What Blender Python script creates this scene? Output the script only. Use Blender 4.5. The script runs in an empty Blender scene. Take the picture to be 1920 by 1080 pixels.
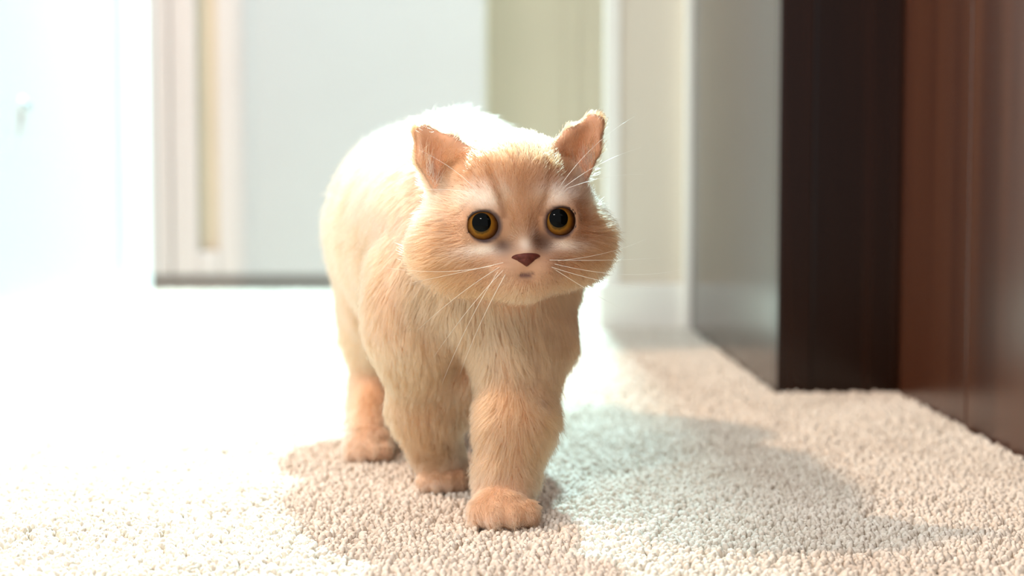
import bpy, bmesh, math, random
import numpy as np
from mathutils import Vector, Matrix, kdtree

random.seed(7)
RNG = np.random.default_rng(7)
SC = bpy.context.scene
COL = SC.collection

# ------------------------------------------------------------------ camera
cam_d = bpy.data.cameras.new('camera')
cam = bpy.data.objects.new('camera', cam_d)
COL.objects.link(cam)
cam.location = (0, 0, 0.2)
cam.rotation_euler = (math.radians(90 - 3.70), 0, math.radians(-0.497))
cam_d.sensor_width = 36.0
cam_d.lens = 36.0 * 3000 / 1920
cam_d.clip_start = 0.01
cam_d.dof.use_dof = True
cam_d.dof.focus_distance = 0.90
cam_d.dof.aperture_fstop = 4.8
SC.camera = cam

# ------------------------------------------------------------------ world and lights
world = bpy.data.worlds.new('world')
SC.world = world
world.use_nodes = True
bgn = world.node_tree.nodes['Background']
bgn.inputs['Color'].default_value = (0.93, 0.97, 1.0, 1)
bgn.inputs['Strength'].default_value = 1.20


def lamp(name, kind, loc, power, color, **kw):
    d = bpy.data.lights.new(name, kind)
    d.energy = power
    d.color = color
    for k, v in kw.items():
        setattr(d, k, v)
    o = bpy.data.objects.new(name, d)
    COL.objects.link(o)
    o.location = loc
    return o


def aim(o, p):
    o.rotation_euler = (Vector(p) - o.location).to_track_quat('-Z', 'Y').to_euler()


# bright cool light of the passage behind the cat
pl = lamp('passage_light', 'SPOT', (0.175, 2.965, 2.8), 1100, (0.55, 0.90, 1.0), shadow_soft_size=0.05, spot_size=math.radians(86), spot_blend=0.2)
aim(pl, (-0.20, 1.2, 0.0))
# warm lamp of the bedroom, off to the left
lamp('bedroom_light', 'POINT', (-1.75, 1.20, 2.10), 165, (1.0, 0.68, 0.47), shadow_soft_size=0.07)
# bedroom window behind the camera
wl = lamp('bedroom_window', 'AREA', (-0.55, -1.3, 1.75), 17, (1.0, 0.95, 0.9), shape='RECTANGLE', size=0.32, size_y=0.13)
aim(wl, (0, 1.0, 0.15))

SC.view_settings.view_transform = 'Standard'
SC.view_settings.look = 'None'
SC.view_settings.gamma = 1.0
SC.view_settings.use_curve_mapping = False
SC.view_settings.exposure = 0.23
SC.cycles.adaptive_threshold = 0.02
SC.cycles.max_bounces = 11
SC.cycles.transmission_bounces = 9
SC.cycles.diffuse_bounces = 5
SC.cycles.sample_clamp_indirect = 6.0


# ------------------------------------------------------------------ materials
def mat(name):
    m = bpy.data.materials.new(name)
    m.use_nodes = True
    nt = m.node_tree
    return m, nt, nt.nodes['Principled BSDF']


def plain(name, col, rough=0.6, var=0.04, scale=6.0, spec=0.4, bump=0.0, bump_scale=200.0):
    m, nt, b = mat(name)
    N, L = nt.nodes, nt.links
    tc = N.new('ShaderNodeTexCoord')
    no = N.new('ShaderNodeTexNoise')
    no.inputs['Scale'].default_value = scale
    L.new(tc.outputs['Object'], no.inputs['Vector'])
    r = N.new('ShaderNodeValToRGB')
    r.color_ramp.elements[0].position = 0.3
    r.color_ramp.elements[1].position = 0.7
    r.color_ramp.elements[0].color = tuple(c * (1 - var) for c in col) + (1,)
    r.color_ramp.elements[1].color = tuple(min(1, c * (1 + var)) for c in col) + (1,)
    L.new(no.outputs['Fac'], r.inputs['Fac'])
    L.new(r.outputs['Color'], b.inputs['Base Color'])
    b.inputs['Roughness'].default_value = rough
    b.inputs['Specular IOR Level'].default_value = spec
    if bump:
        n2 = N.new('ShaderNodeTexNoise')
        n2.inputs['Scale'].default_value = bump_scale
        L.new(tc.outputs['Object'], n2.inputs['Vector'])
        bp = N.new('ShaderNodeBump')
        bp.inputs['Strength'].default_value = bump
        bp.inputs['Distance'].default_value = 0.002
        L.new(n2.outputs['Fac'], bp.inputs['Height'])
        L.new(bp.outputs['Normal'], b.inputs['Normal'])
    return m


def dark_wood(name, c0, c1, rough=0.22):
    m, nt, b = mat(name)
    N, L = nt.nodes, nt.links
    tc = N.new('ShaderNodeTexCoord')
    mp = N.new('ShaderNodeMapping')
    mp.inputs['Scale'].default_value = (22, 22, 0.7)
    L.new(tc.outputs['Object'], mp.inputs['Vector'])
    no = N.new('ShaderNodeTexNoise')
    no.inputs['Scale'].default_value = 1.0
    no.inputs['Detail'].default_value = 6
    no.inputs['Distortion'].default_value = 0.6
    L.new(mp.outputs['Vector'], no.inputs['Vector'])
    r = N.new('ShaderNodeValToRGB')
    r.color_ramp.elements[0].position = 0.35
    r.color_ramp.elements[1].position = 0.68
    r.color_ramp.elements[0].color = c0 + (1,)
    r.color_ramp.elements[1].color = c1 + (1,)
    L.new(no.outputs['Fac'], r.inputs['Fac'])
    L.new(r.outputs['Color'], b.inputs['Base Color'])
    b.inputs['Roughness'].default_value = rough
    b.inputs['Specular IOR Level'].default_value = 0.28
    return m


M_white = plain('white_satin_paint', (0.62, 0.545, 0.535), 0.55, 0.015, 3, bump=0.02)
M_trim = plain('white_gloss_trim', (0.84, 0.85, 0.84), 0.4, 0.01, 3)
M_cream = plain('cream_wall_paint', (0.70, 0.61, 0.50), 0.6, 0.02, 3, bump=0.03)
M_ctrim = plain('cream_trim_paint', (0.88, 0.83, 0.76), 0.5, 0.02, 3)
M_alcove = plain('alcove_cream_paint', (0.68, 0.59, 0.49), 0.6, 0.03, 3, bump=0.03)  # plain cream; any olive look comes from the shade of the alcove
M_door = plain('closet_door_paint', (0.51, 0.455, 0.45), 0.5, 0.015, 4)
M_beige = plain('beige_recess_paint', (0.52, 0.44, 0.34), 0.6, 0.03, 5)
M_gap_shade = plain('door_gap_shade', (0.20, 0.17, 0.16), 0.7, 0.05, 8)  # dark colour stands for shade under the door
M_fit = plain('pale_grey_metal', (0.42, 0.45, 0.48), 0.35, 0.04, 40)
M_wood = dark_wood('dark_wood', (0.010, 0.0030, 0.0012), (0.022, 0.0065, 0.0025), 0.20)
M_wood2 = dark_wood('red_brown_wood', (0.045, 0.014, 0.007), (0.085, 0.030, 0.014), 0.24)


# ------------------------------------------------------------------ mesh helpers
def link(name, me, m, parent=None, loc=(0, 0, 0)):
    o = bpy.data.objects.new(name, me)
    COL.objects.link(o)
    if m is not None and len(me.materials) == 0:
        me.materials.append(m)
    o.location = loc
    if parent is not None:
        o.parent = parent
    return o


def box_bm(bm, x0, x1, y0, y1, z0, z1, bev=0.0):
    r = bmesh.ops.create_cube(bm, size=1)
    vs = r['verts']
    for v in vs:
        v.co = Vector(((x0 + x1) / 2 + v.co.x * (x1 - x0), (y0 + y1) / 2 + v.co.y * (y1 - y0),
                       (z0 + z1) / 2 + v.co.z * (z1 - z0)))
    if bev:
        es = list({e for v in vs for e in v.link_edges})
        bmesh.ops.bevel(bm, geom=es, offset=bev, segments=2, affect='EDGES', profile=0.7)


def boxes(name, rects, m, parent=None, bev=0.0015, base=None):
    bm = bmesh.new()
    for r in rects:
        box_bm(bm, *r, bev=bev)
    me = bpy.data.meshes.new(name)
    if base is None:
        base = Vector(((rects[0][0] + rects[0][1]) / 2, (rects[0][2] + rects[0][3]) / 2, rects[0][4]))
    else:
        base = Vector(base)
    bmesh.ops.translate(bm, verts=bm.verts, vec=-base)
    bm.to_mesh(me)
    bm.free()
    o = link(name, me, m, parent, base)
    if parent is not None:
        o.location = base - parent.location
    return o


def struct(o, label=None, cat=None):
    o['kind'] = 'structure'
    if label:
        o['label'] = label
    if cat:
        o['category'] = cat
    return o


def thing(o, label, cat, group=None):
    o['label'] = label
    o['category'] = cat
    if group:
        o['group'] = group
    return o


# ------------------------------------------------------------------ the room
FZ = -0.004
H = 2.4
XL = -0.59          # left passage wall
fl = boxes('floor', [(-3.0, 1.6, -2.0, 3.8, FZ - 0.1, FZ)], plain('carpet_backing', (0.68, 0.58, 0.48), 0.95, 0.1, 300, 0.05, 0.6, 350), bev=0)
struct(fl, 'beige floor under the looped carpet', 'floor')

wl_ = boxes('wall_left', [(XL - 0.11, XL, 1.62, 2.68, FZ, H)], M_white, bev=0.002)
struct(wl_, 'white wall on the left side of the passage', 'wall')
bl = boxes('baseboard_left', [(XL, XL + 0.012, 1.62, 2.675, FZ, 0.052)], M_trim, bev=0.003)
struct(bl, 'white baseboard along the left passage wall', 'baseboard')
t1 = boxes('trim_1', [(XL, XL + 0.010, 2.50, 2.68, 0.054, H), (XL - 0.11, XL + 0.006, 2.68, 2.692, 0.0, H)], M_trim, bev=0.003)
struct(t1, 'flat white casing at the far end of the left wall', 'trim')

wb = boxes('wall_back', [(-1.4, 0.9, 3.62, 3.72, FZ, H), (-0.10, -0.022, 3.04, 3.62, FZ, H), (0.28, 0.40, 2.34, 3.62, FZ, H)], M_alcove, bev=0.002)  # alcove sides and setback shaped to keep this wall in shade
struct(wb, 'cream painted wall behind the cat, set back to lie in shade', 'wall')
t4 = boxes('trim_4', [(0.150, 0.180, 3.605, 3.62, FZ, H)], M_alcove, bev=0.004)
struct(t4, 'narrow vertical moulding on the cream back wall', 'trim')

# closet door: narrow leaves over a dark strip painted as gap shade, one open beige joint
cd = bpy.data.objects.new('door_1', None)
COL.objects.link(cd)
cd.location = (-0.35, 3.0, 0)
struct(cd, 'tall white folding closet door behind the cat', 'door')
ZB = 0.032
Y0, Y1 = 3.0, 3.035
leafs = [(-0.78, -0.612), (-0.609, -0.562), (-0.522, -0.468), (-0.464, -0.025)]
for a, b in leafs:
    boxes('door_leaf', [(a, b, Y0, Y1, ZB, H - 0.05)], M_door, cd, 0.003)
boxes('stop_strip', [(-0.655, -0.640, Y0 - 0.006, Y0, ZB, H - 0.05)], M_door, cd, 0.003)
boxes('joint_recess', [(-0.562, -0.522, Y0 + 0.018, Y1, ZB, H - 0.05)], M_beige, cd, 0.001)
boxes('pivot_block', [(-0.5615, -0.5225, Y0 - 0.002, Y0 + 0.018, ZB, 0.075)], M_door, cd, 0.004)
boxes('groove_strip', [(-0.472, -0.461, Y0 - 0.004, Y0, ZB, H - 0.05)], M_door, cd, 0.0015)
boxes('gap_shade_strip', [(-0.78, -0.02, Y0 + 0.006, Y1 + 0.05, FZ, ZB)], M_gap_shade, cd, 0.001)  # added dark strip in place of the shaded gap below the leaves

wr = boxes('wall_right', [(0.153, 0.95, 2.23, 2.34, FZ, H)], M_cream, bev=0.002)
struct(wr, 'cream wall end between the passage and the dark cabinet', 'wall')
br = boxes('baseboard_right', [(0.147, 0.262, 2.218, 2.23, FZ, 0.062), (0.141, 0.153, 2.218, 2.34, FZ, 0.062)], M_ctrim, bev=0.003)
struct(br, 'cream baseboard at the foot of the cream wall', 'baseboard')
t2 = boxes('trim_2', [(0.149, 0.169, 2.226, 2.23, 0.062, H), (0.149, 0.153, 2.23, 2.262, 0.062, H)], M_ctrim, bev=0.0012)
struct(t2, 'pale corner bead on the passage edge of the cream wall', 'trim')
t3 = boxes('trim_3', [(0.258, 0.267, 2.205, 2.23, 0.0, H)], M_ctrim, bev=0.002)
struct(t3, 'thin pale strip between the cream wall and dark cabinet', 'trim')

# small fitting on the left wall
bm = bmesh.new()
bmesh.ops.create_cone(bm, cap_ends=True, segments=20, radius1=0.011, radius2=0.010, depth=0.004)
me = bpy.data.meshes.new('wall_bumper')
rot = Matrix.Rotation(math.pi / 2, 4, 'Y')
bmesh.ops.transform(bm, matrix=rot, verts=bm.verts)
bm.to_mesh(me); bm.free()
fit = link('wall_bumper', me, M_trim, None, (XL + 0.002, 2.00, 0.298))
thing(fit, 'small pale grey round fitting on the white left wall', 'wall fitting')
bm = bmesh.new()
bmesh.ops.create_cone(bm, cap_ends=True, segments=16, radius1=0.0055, radius2=0.0045, depth=0.006)
bmesh.ops.transform(bm, matrix=Matrix.Translation((0.005, 0, 0)) @ rot, verts=bm.verts)
me = bpy.data.meshes.new('bumper_tip'); bm.to_mesh(me); bm.free()
link('bumper_tip', me, M_fit, fit)


# ------------------------------------------------------------------ dark wood furniture
wd = bpy.data.objects.new('wardrobe', None)
COL.objects.link(wd)
wd.location = (0.5, 1.87, 0)
thing(wd, 'tall dark brown wooden wardrobe with a glossy side beside the cream wall', 'wardrobe')
WT = 2.1
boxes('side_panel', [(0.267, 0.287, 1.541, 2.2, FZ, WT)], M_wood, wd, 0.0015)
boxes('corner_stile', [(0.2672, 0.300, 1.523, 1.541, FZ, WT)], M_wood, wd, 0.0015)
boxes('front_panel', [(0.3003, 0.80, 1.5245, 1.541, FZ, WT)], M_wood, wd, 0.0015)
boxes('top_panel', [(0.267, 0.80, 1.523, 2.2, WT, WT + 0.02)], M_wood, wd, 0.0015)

cb = bpy.data.objects.new('low_cabinet', None)
COL.objects.link(cb)
cb.location = (0.6, 0.9, 0)
thing(cb, 'red-brown wooden cabinet with flat joined panels in front of the wardrobe', 'cabinet')
CT = 1.2
XC = 0.384
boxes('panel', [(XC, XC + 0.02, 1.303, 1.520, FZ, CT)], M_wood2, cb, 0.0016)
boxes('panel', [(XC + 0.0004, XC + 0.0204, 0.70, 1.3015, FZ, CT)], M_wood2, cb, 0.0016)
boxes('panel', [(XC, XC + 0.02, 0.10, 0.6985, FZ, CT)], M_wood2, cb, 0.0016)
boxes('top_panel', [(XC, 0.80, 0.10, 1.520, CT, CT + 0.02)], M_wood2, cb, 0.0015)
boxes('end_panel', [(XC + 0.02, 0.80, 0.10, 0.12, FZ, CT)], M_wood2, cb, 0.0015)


# ------------------------------------------------------------------ carpet pile
def tuft_mesh(k):
    rg = np.random.default_rng(40 + k)
    segs, rings = 5, [(0.0, 0.75), (0.34, 1.05), (0.68, 1.0), (0.92, 0.62)]
    hgt, rad = 0.0064, 0.00165
    lean = rg.uniform(-0.0016, 0.0016, 2)
    V, F = [], []
    for i, (t, rr) in enumerate(rings):
        for s in range(segs):
            a = 2 * math.pi * s / segs + i * 0.5
            V.append((lean[0] * t * t + rad * rr * math.cos(a) * 1.25, lean[1] * t * t + rad * rr * math.sin(a) * 0.9, t * hgt))
    V.append((lean[0] * 1.05, lean[1] * 1.05, hgt * 1.0))
    for i in range(len(rings) - 1):
        for s in range(segs):
            a, b = i * segs + s, i * segs + (s + 1) % segs
            F.append((a, b, b + segs, a + segs))
    last = (len(rings) - 1) * segs
    for s in range(segs):
        F.append((last + s, last + (s + 1) % segs, len(V) - 1))
    me = bpy.data.meshes.new('carpet_tuft')
    me.from_pydata(V, [], F)
    for p in me.polygons:
        p.use_smooth = True
    return me


m, nt, b = mat('carpet_loop')
N, L = nt.nodes, nt.links
oi = N.new('ShaderNodeObjectInfo')
tc = N.new('ShaderNodeNewGeometry')
nz = N.new('ShaderNodeTexNoise'); nz.inputs['Scale'].default_value = 9.0
L.new(tc.outputs['Position'], nz.inputs['Vector'])
ad = N.new('ShaderNodeMath'); ad.operation = 'MULTIPLY_ADD'
ad.inputs[1].default_value = 0.55; 
L.new(oi.outputs['Random'], ad.inputs[0]); L.new(nz.outputs['Fac'], ad.inputs[2])
rp = N.new('ShaderNodeValToRGB')
rp.color_ramp.elements[0].position = 0.25; rp.color_ramp.elements[1].position = 1.1 - 0.1
rp.color_ramp.elements[0].color = (0.60, 0.505, 0.41, 1)
rp.color_ramp.elements[1].color = (0.80, 0.715, 0.615, 1)
L.new(ad.outputs[0], rp.inputs['Fac'])
L.new(rp.outputs['Color'], b.inputs['Base Color'])
b.inputs['Roughness'].default_value = 0.95
b.inputs['Specular IOR Level'].default_value = 0.05
M_carpet = m


def carpet_points():
    out = []

    def strip(x0, x1, y0, y1, d):
        nx, ny = int((x1 - x0) / d), int((y1 - y0) / d)
        gx, gy = np.meshgrid(np.arange(nx), np.arange(ny))
        p = np.stack([gx.ravel() * d + (gy.ravel() % 2) * d / 2 + x0, gy.ravel() * d + y0], 1).astype(float)
        p += RNG.uniform(-0.42, 0.42, p.shape) * d
        out.append(p)
    strip(-0.75, 0.384, 0.55, 1.45, 0.0031)
    strip(-0.95, 0.384, 1.45, 2.0, 0.0038)
    strip(-0.95, 0.30, 2.0, 3.0, 0.0048)
    p = np.concatenate(out)
    x, y = p[:, 0], p[:, 1]
    bad = ((x > 0.265) & (y > 1.521)) | ((x > 0.382)) | ((x < XL + 0.013) & (x > XL - 0.112) & (y > 1.615) & (y < 2.69)) \
        | ((x > 0.139) & (y > 2.216) & (y < 2.345)) | (y > 2.995)
    return p[~bad]


pts = carpet_points()
n = len(pts)
me = bpy.data.meshes.new('carpet')
z = np.full(n, FZ)
me.vertices.add(n)
me.vertices.foreach_set('co', np.column_stack([pts, z]).astype(np.float32).ravel())
rotv = np.column_stack([RNG.normal(0, 0.30, n), RNG.normal(0, 0.30, n), RNG.uniform(0, 6.283, n)]).astype(np.float32)
sclv = RNG.uniform(0.75, 1.28, n).astype(np.float32)
a = me.attributes.new('tuft_rot', 'FLOAT_VECTOR', 'POINT'); a.data.foreach_set('vector', rotv.ravel())
a = me.attributes.new('tuft_scale', 'FLOAT', 'POINT'); a.data.foreach_set('value', sclv)
a = me.attributes.new('tuft_kind', 'INT', 'POINT'); a.data.foreach_set('value', RNG.integers(0, 3, n).astype(np.int32))
carpet = link('carpet', me, M_carpet)
carpet['kind'] = 'stuff'
carpet['label'] = 'cream beige looped pile carpet covering the floor'
carpet['category'] = 'carpet'
ng = bpy.data.node_groups.new('carpet_pile', 'GeometryNodeTree')
ng.interface.new_socket('Geometry', in_out='INPUT', socket_type='NodeSocketGeometry')
ng.interface.new_socket('Geometry', in_out='OUTPUT', socket_type='NodeSocketGeometry')
gi, go = ng.nodes.new('NodeGroupInput'), ng.nodes.new('NodeGroupOutput')
join = ng.nodes.new('GeometryNodeJoinGeometry')


def named(nm, ty):
    nn = ng.nodes.new('GeometryNodeInputNamedAttribute'); nn.data_type = ty
    nn.inputs['Name'].default_value = nm
    return nn.outputs['Attribute']


rot_s, scl_s, kind_s = named('tuft_rot', 'FLOAT_VECTOR'), named('tuft_scale', 'FLOAT'), named('tuft_kind', 'INT')
for k in range(3):
    tm = tuft_mesh(k)
    tm.materials.append(M_carpet)
    to = bpy.data.objects.new('carpet_tuft', tm)      # source mesh only, never linked to the scene
    oin = ng.nodes.new('GeometryNodeObjectInfo'); oin.inputs['Object'].default_value = to
    ip = ng.nodes.new('GeometryNodeInstanceOnPoints')
    cmp_ = ng.nodes.new('FunctionNodeCompare'); cmp_.data_type = 'INT'; cmp_.operation = 'EQUAL'
    ng.links.new(kind_s, [s for s in cmp_.inputs if s.type == 'INT'][0])
    [s for s in cmp_.inputs if s.type == 'INT'][1].default_value = k
    ng.links.new(gi.outputs[0], ip.inputs['Points'])
    ng.links.new(cmp_.outputs[0], ip.inputs['Selection'])
    ng.links.new(oin.outputs['Geometry'], ip.inputs['Instance'])
    e2r = ng.nodes.new('FunctionNodeEulerToRotation')
    ng.links.new(rot_s, e2r.inputs[0])
    ng.links.new(e2r.outputs[0], ip.inputs['Rotation'])
    ng.links.new(scl_s, ip.inputs['Scale'])
    ng.links.new(ip.outputs['Instances'], join.inputs[0])
ng.links.new(join.outputs[0], go.inputs[0])
md = carpet.modifiers.new('pile', 'NODES')
md.node_group = ng


# ================================================================== THE CAT
# head frame: x = viewer's right, f = out of the face, u = up
def unit(v):
    v = np.asarray(v, float)
    return v / np.linalg.norm(v)


YAW, ROLL, PITCH = math.radians(9), math.radians(2.8), math.radians(3)
hf = np.array([math.sin(YAW) * math.cos(PITCH), -math.cos(YAW) * math.cos(PITCH), -math.sin(PITCH)])
hx = np.array([math.cos(YAW), math.sin(YAW), 0.0])
hu = np.cross(hx, -hf)
hu = hu if hu[2] > 0 else -hu
hx, hu = hx * math.cos(ROLL) + hu * math.sin(ROLL), hu * math.cos(ROLL) - hx * math.sin(ROLL)
EYE_MID = np.array([0.0139, 0.885, 0.178])
HO = EYE_MID - 0.0415 * hf
HB = np.stack([hx, hf, hu])            # rows


def h2w(p):
    return HO + np.asarray(p, float) @ HB


def w2h(p):
    return (p - HO) @ HB.T


PR = []      # primitives: (group, op, k, fn(P)->d, lo, hi)


def add_ell(g, c, r, k=0.012, op='u', head=False, rot=None):
    c = np.asarray(c, float); r = np.asarray(r, float)
    B = np.eye(3)
    if head:
        c = h2w(c); B = HB
    if rot is not None:
        B = rot @ B
    def fn(P):
        q = (P - c) @ B.T
        k0 = np.linalg.norm(q / r, axis=-1)
        k1 = np.linalg.norm(q / (r * r), axis=-1) + 1e-9
        return k0 * (k0 - 1) / k1
    R = r.max()
    PR.append((g, op, k, fn, c - R, c + R))


def add_cap(g, a, b, ra, rb, k=0.012, op='u', head=False):
    a = np.asarray(a, float); b = np.asarray(b, float)
    if head:
        a, b = h2w(a), h2w(b)
    ab = b - a; L2 = ab @ ab
    def fn(P):
        q = P - a
        t = np.clip(q @ ab / L2, 0, 1)
        return np.linalg.norm(q - t[..., None] * ab, axis=-1) - (ra + (rb - ra) * t)
    R = max(ra, rb)
    PR.append((g, op, k, fn, np.minimum(a, b) - R, np.maximum(a, b) + R))


def add_tri(g, a, b, c, r, k=0.004, head=True):
    a, b, c = (h2w(x) if head else np.asarray(x, float) for x in (a, b, c))
    ba, cb_, ac = b - a, c - b, a - c
    nor = np.cross(ba, ac)
    def d2(v): return (v * v).sum(-1)
    def fn(P):
        pa, pb, pc = P - a, P - b, P - c
        s = np.sign(pa @ np.cross(ba, nor)) + np.sign(pb @ np.cross(cb_, nor)) + np.sign(pc @ np.cross(ac, nor))
        def e(v, w): return d2(v * np.clip((w @ v) / (v @ v), 0, 1)[..., None] - w)
        edge = np.minimum(np.minimum(e(ba, pa), e(cb_, pb)), e(ac, pc))
        face = (pa @ nor) ** 2 / (nor @ nor)
        return np.sqrt(np.where(s < 2, edge, face)) - r
    PR.append((g, 'u', k, fn, np.minimum(np.minimum(a, b), c) - r, np.maximum(np.maximum(a, b), c) + r))


# --- torso
add_ell('torso', (-0.051, 1.255, 0.166), (0.076, 0.085, 0.073), 0.02)
add_ell('torso', (-0.035, 1.130, 0.166), (0.071, 0.100, 0.074), 0.03)
add_ell('torso', (-0.014, 1.022, 0.150), (0.052, 0.060, 0.056), 0.03)
add_ell('torso', (-0.026, 1.060, 0.195), (0.046, 0.065, 0.042), 0.03)
add_cap('torso', (-0.012, 1.030, 0.170), (0.004, 0.955, 0.172), 0.050, 0.038, 0.02)
add_ell('torso', (-0.006, 0.982, 0.138), (0.040, 0.032, 0.034), 0.02)
add_ell('torso', (-0.024, 1.09, 0.118), (0.040, 0.070, 0.036), 0.02)
add_ell('torso', (-0.018, 1.085, 0.098), (0.034, 0.055, 0.031), 0.02)
add_ell('torso', (-0.018, 1.025, 0.086), (0.024, 0.032, 0.034), 0.015)
# --- tail, carried low behind
add_cap('tail', (-0.058, 1.32, 0.185), (-0.066, 1.39, 0.150), 0.022, 0.019, 0.02)
add_cap('tail', (-0.066, 1.39, 0.150), (-0.070, 1.45, 0.095), 0.019, 0.017, 0.012)
add_cap('tail', (-0.070, 1.45, 0.095), (-0.068, 1.53, 0.075), 0.017, 0.012, 0.012)
# --- foreleg planted in front (viewer's right)
add_ell('fore_a', (0.013, 0.985, 0.122), (0.031, 0.036, 0.048), 0.016)
add_cap('fore_a', (0.013, 0.975, 0.105), (0.010, 0.958, 0.060), 0.0250, 0.0200, 0.016)
add_cap('fore_a', (0.010, 0.958, 0.060), (0.004, 0.946, 0.022), 0.0200, 0.0165, 0.010)
add_ell('fore_a', (0.024, 1.000, 0.112), (0.0205, 0.028, 0.026), 0.006)
add_ell('fore_a', (0.002, 0.934, 0.0120), (0.0165, 0.021, 0.0115), 0.006)
for tx, ty in ((-0.0125, 0.9215), (-0.0045, 0.9150), (0.0062, 0.9150), (0.0145, 0.9210)):
    add_ell('fore_a', (0.002 + tx, ty, 0.0085), (0.0066, 0.0100, 0.0084), 0.0038)
# --- foreleg stepping through (viewer's left)
add_ell('fore_b', (-0.048, 1.003, 0.128), (0.032, 0.036, 0.046), 0.015)
add_cap('fore_b', (-0.0480, 1.000, 0.108), (-0.0460, 1.020, 0.060), 0.0270, 0.0205, 0.016)
add_cap('fore_b', (-0.0460, 1.020, 0.060), (-0.039, 1.038, 0.022), 0.0205, 0.0150, 0.010)
add_ell('fore_b', (-0.0365, 1.040, 0.0120), (0.0150, 0.017, 0.0115), 0.006)
for tx, ty in ((-0.0105, 1.0265), (-0.0036, 1.0225), (0.0048, 1.0225), (0.0115, 1.0265)):
    add_ell('fore_b', (-0.0365 + tx, ty, 0.0085), (0.0054, 0.0085, 0.0080), 0.002)
# --- hind leg (viewer's left)
add_ell('hind_b', (-0.084, 1.225, 0.115), (0.036, 0.055, 0.058), 0.018)
add_cap('hind_b', (-0.088, 1.215, 0.085), (-0.092, 1.215, 0.050), 0.0255, 0.0165, 0.012)
add_cap('hind_b', (-0.092, 1.215, 0.050), (-0.094, 1.182, 0.020), 0.0165, 0.0145, 0.010)
add_ell('hind_b', (-0.094, 1.160, 0.0120), (0.0155, 0.026, 0.0115), 0.006)
for tx, ty in ((-0.0110, 1.140), (-0.0038, 1.135), (0.0048, 1.135), (0.0118, 1.140)):
    add_ell('hind_b', (-0.094 + tx, ty, 0.0085), (0.0054, 0.0085, 0.0078), 0.002)
# --- other hind leg, hidden behind the forelegs
add_ell('hind_a', (-0.010, 1.295, 0.115), (0.034, 0.055, 0.058), 0.018)
add_cap('hind_a', (-0.006, 1.300, 0.085), (-0.004, 1.345, 0.050), 0.0255, 0.0165, 0.012)
add_cap('hind_a', (-0.004, 1.345, 0.050), (-0.004, 1.320, 0.020), 0.0165, 0.0145, 0.010)
add_ell('hind_a', (-0.004, 1.303, 0.0120), (0.0155, 0.026, 0.0115), 0.006)
for tx, ty in ((-0.0110, 1.283), (-0.0038, 1.278), (0.0048, 1.278), (0.0118, 1.283)):
    add_ell('hind_a', (-0.004 + tx, ty, 0.0085), (0.0054, 0.0085, 0.0078), 0.002)
# --- head (local frame: x, out of the face, up; eyes at height 0)
EX, EYC, ER = 0.0208, 0.0300, 0.0118
add_ell('head', (0, -0.004, 0.009), (0.0425, 0.042, 0.0400), 0.015, head=True)
add_ell('head', (0, 0.016, 0.019), (0.029, 0.021, 0.022), 0.014, head=True)
for s in (-1, 1):
    add_ell('head', (s * 0.0290, 0.006, -0.0130), (0.0240, 0.027, 0.0230), 0.014, head=True)
    add_ell('head', (s * 0.0185, 0.024, -0.0180), (0.0165, 0.015, 0.0140), 0.010, head=True)
add_ell('head', (0, 0.0300, -0.006), (0.0100, 0.0155, 0.0170), 0.008, head=True)        # nose bridge
for s in (-1, 1):
    add_ell('head', (s * 0.0085, 0.0370, -0.0235), (0.0115, 0.0112, 0.0085), 0.008, head=True)   # muzzle pads
add_ell('head', (0, 0.0285, -0.0320), (0.0160, 0.0125, 0.0080), 0.010, head=True)
add_ell('head', (0, 0.010, -0.0270), (0.0360, 0.0250, 0.0140), 0.012, head=True)       # chin
add_ell('head', (0, 0.0430, -0.0165), (0.0068, 0.0060, 0.0052), 0.004, head=True)       # nose tip
for s in (-1, 1):
    add_ell('head', (s * EX, EYC, 0), (ER + 0.0016,) * 3, 0.006, head=True)             # lids
    add_ell('head', (s * 0.0200, 0.026, 0.0135), (0.0125, 0.0110, 0.0065), 0.008, head=True)   # brow
for s in (-1, 1):
    add_ell('head', (s * 0.0190, -0.014, 0.0220), (0.0200, 0.022, 0.0190), 0.012, head=True)
# ears: two plates each, meeting in a fold at the back
EARS = {-1: dict(o=(-0.0440, 0.000, 0.021), i=(-0.0165, 0.018, 0.0345), t=(-0.0490, 0.000, 0.0520), m=(-0.0385, -0.012, 0.022),
                 b=(-0.0515, 0.004, 0.0370), t1=(-0.0510, 0.001, 0.0515), t2=(-0.0465, -0.001, 0.0530), c=(-0.0325, 0.007, 0.0470)),
        1: dict(o=(0.0450, 0.000, 0.022), i=(0.0165, 0.018, 0.0345), t=(0.0515, 0.000, 0.0535), m=(0.0390, -0.012, 0.022),
                b=(0.0510, 0.004, 0.0380), t1=(0.0540, 0.001, 0.0535), t2=(0.0495, -0.001, 0.0550), c=(0.0345, 0.007, 0.0485))}
for s, g in ((-1, 'ear_b'), (1, 'ear_a')):
    E = EARS[s]
    loop = [E['o'], E['b'], E['t1'], E['t2'], E['c'], E['i']]
    for p0, p1 in zip(loop[:-1], loop[1:]):
        add_tri(g, p0, p1, E['m'], 0.0024, 0.005)
# eye openings
for s in (-1, 1):
    fwd = unit((s * 0.10, 1, 0.02))
    c = np.array((s * EX, EYC, 0.0))
    ta = math.radians(12) * s
    rt = np.array(((math.cos(ta), 0, math.sin(ta)), (0, 1, 0), (-math.sin(ta), 0, math.cos(ta))))
    add_ell('head', c + fwd * 0.017, (0.0096, 0.018, 0.0086), 0.001, op='s', head=True, rot=rt)
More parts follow.
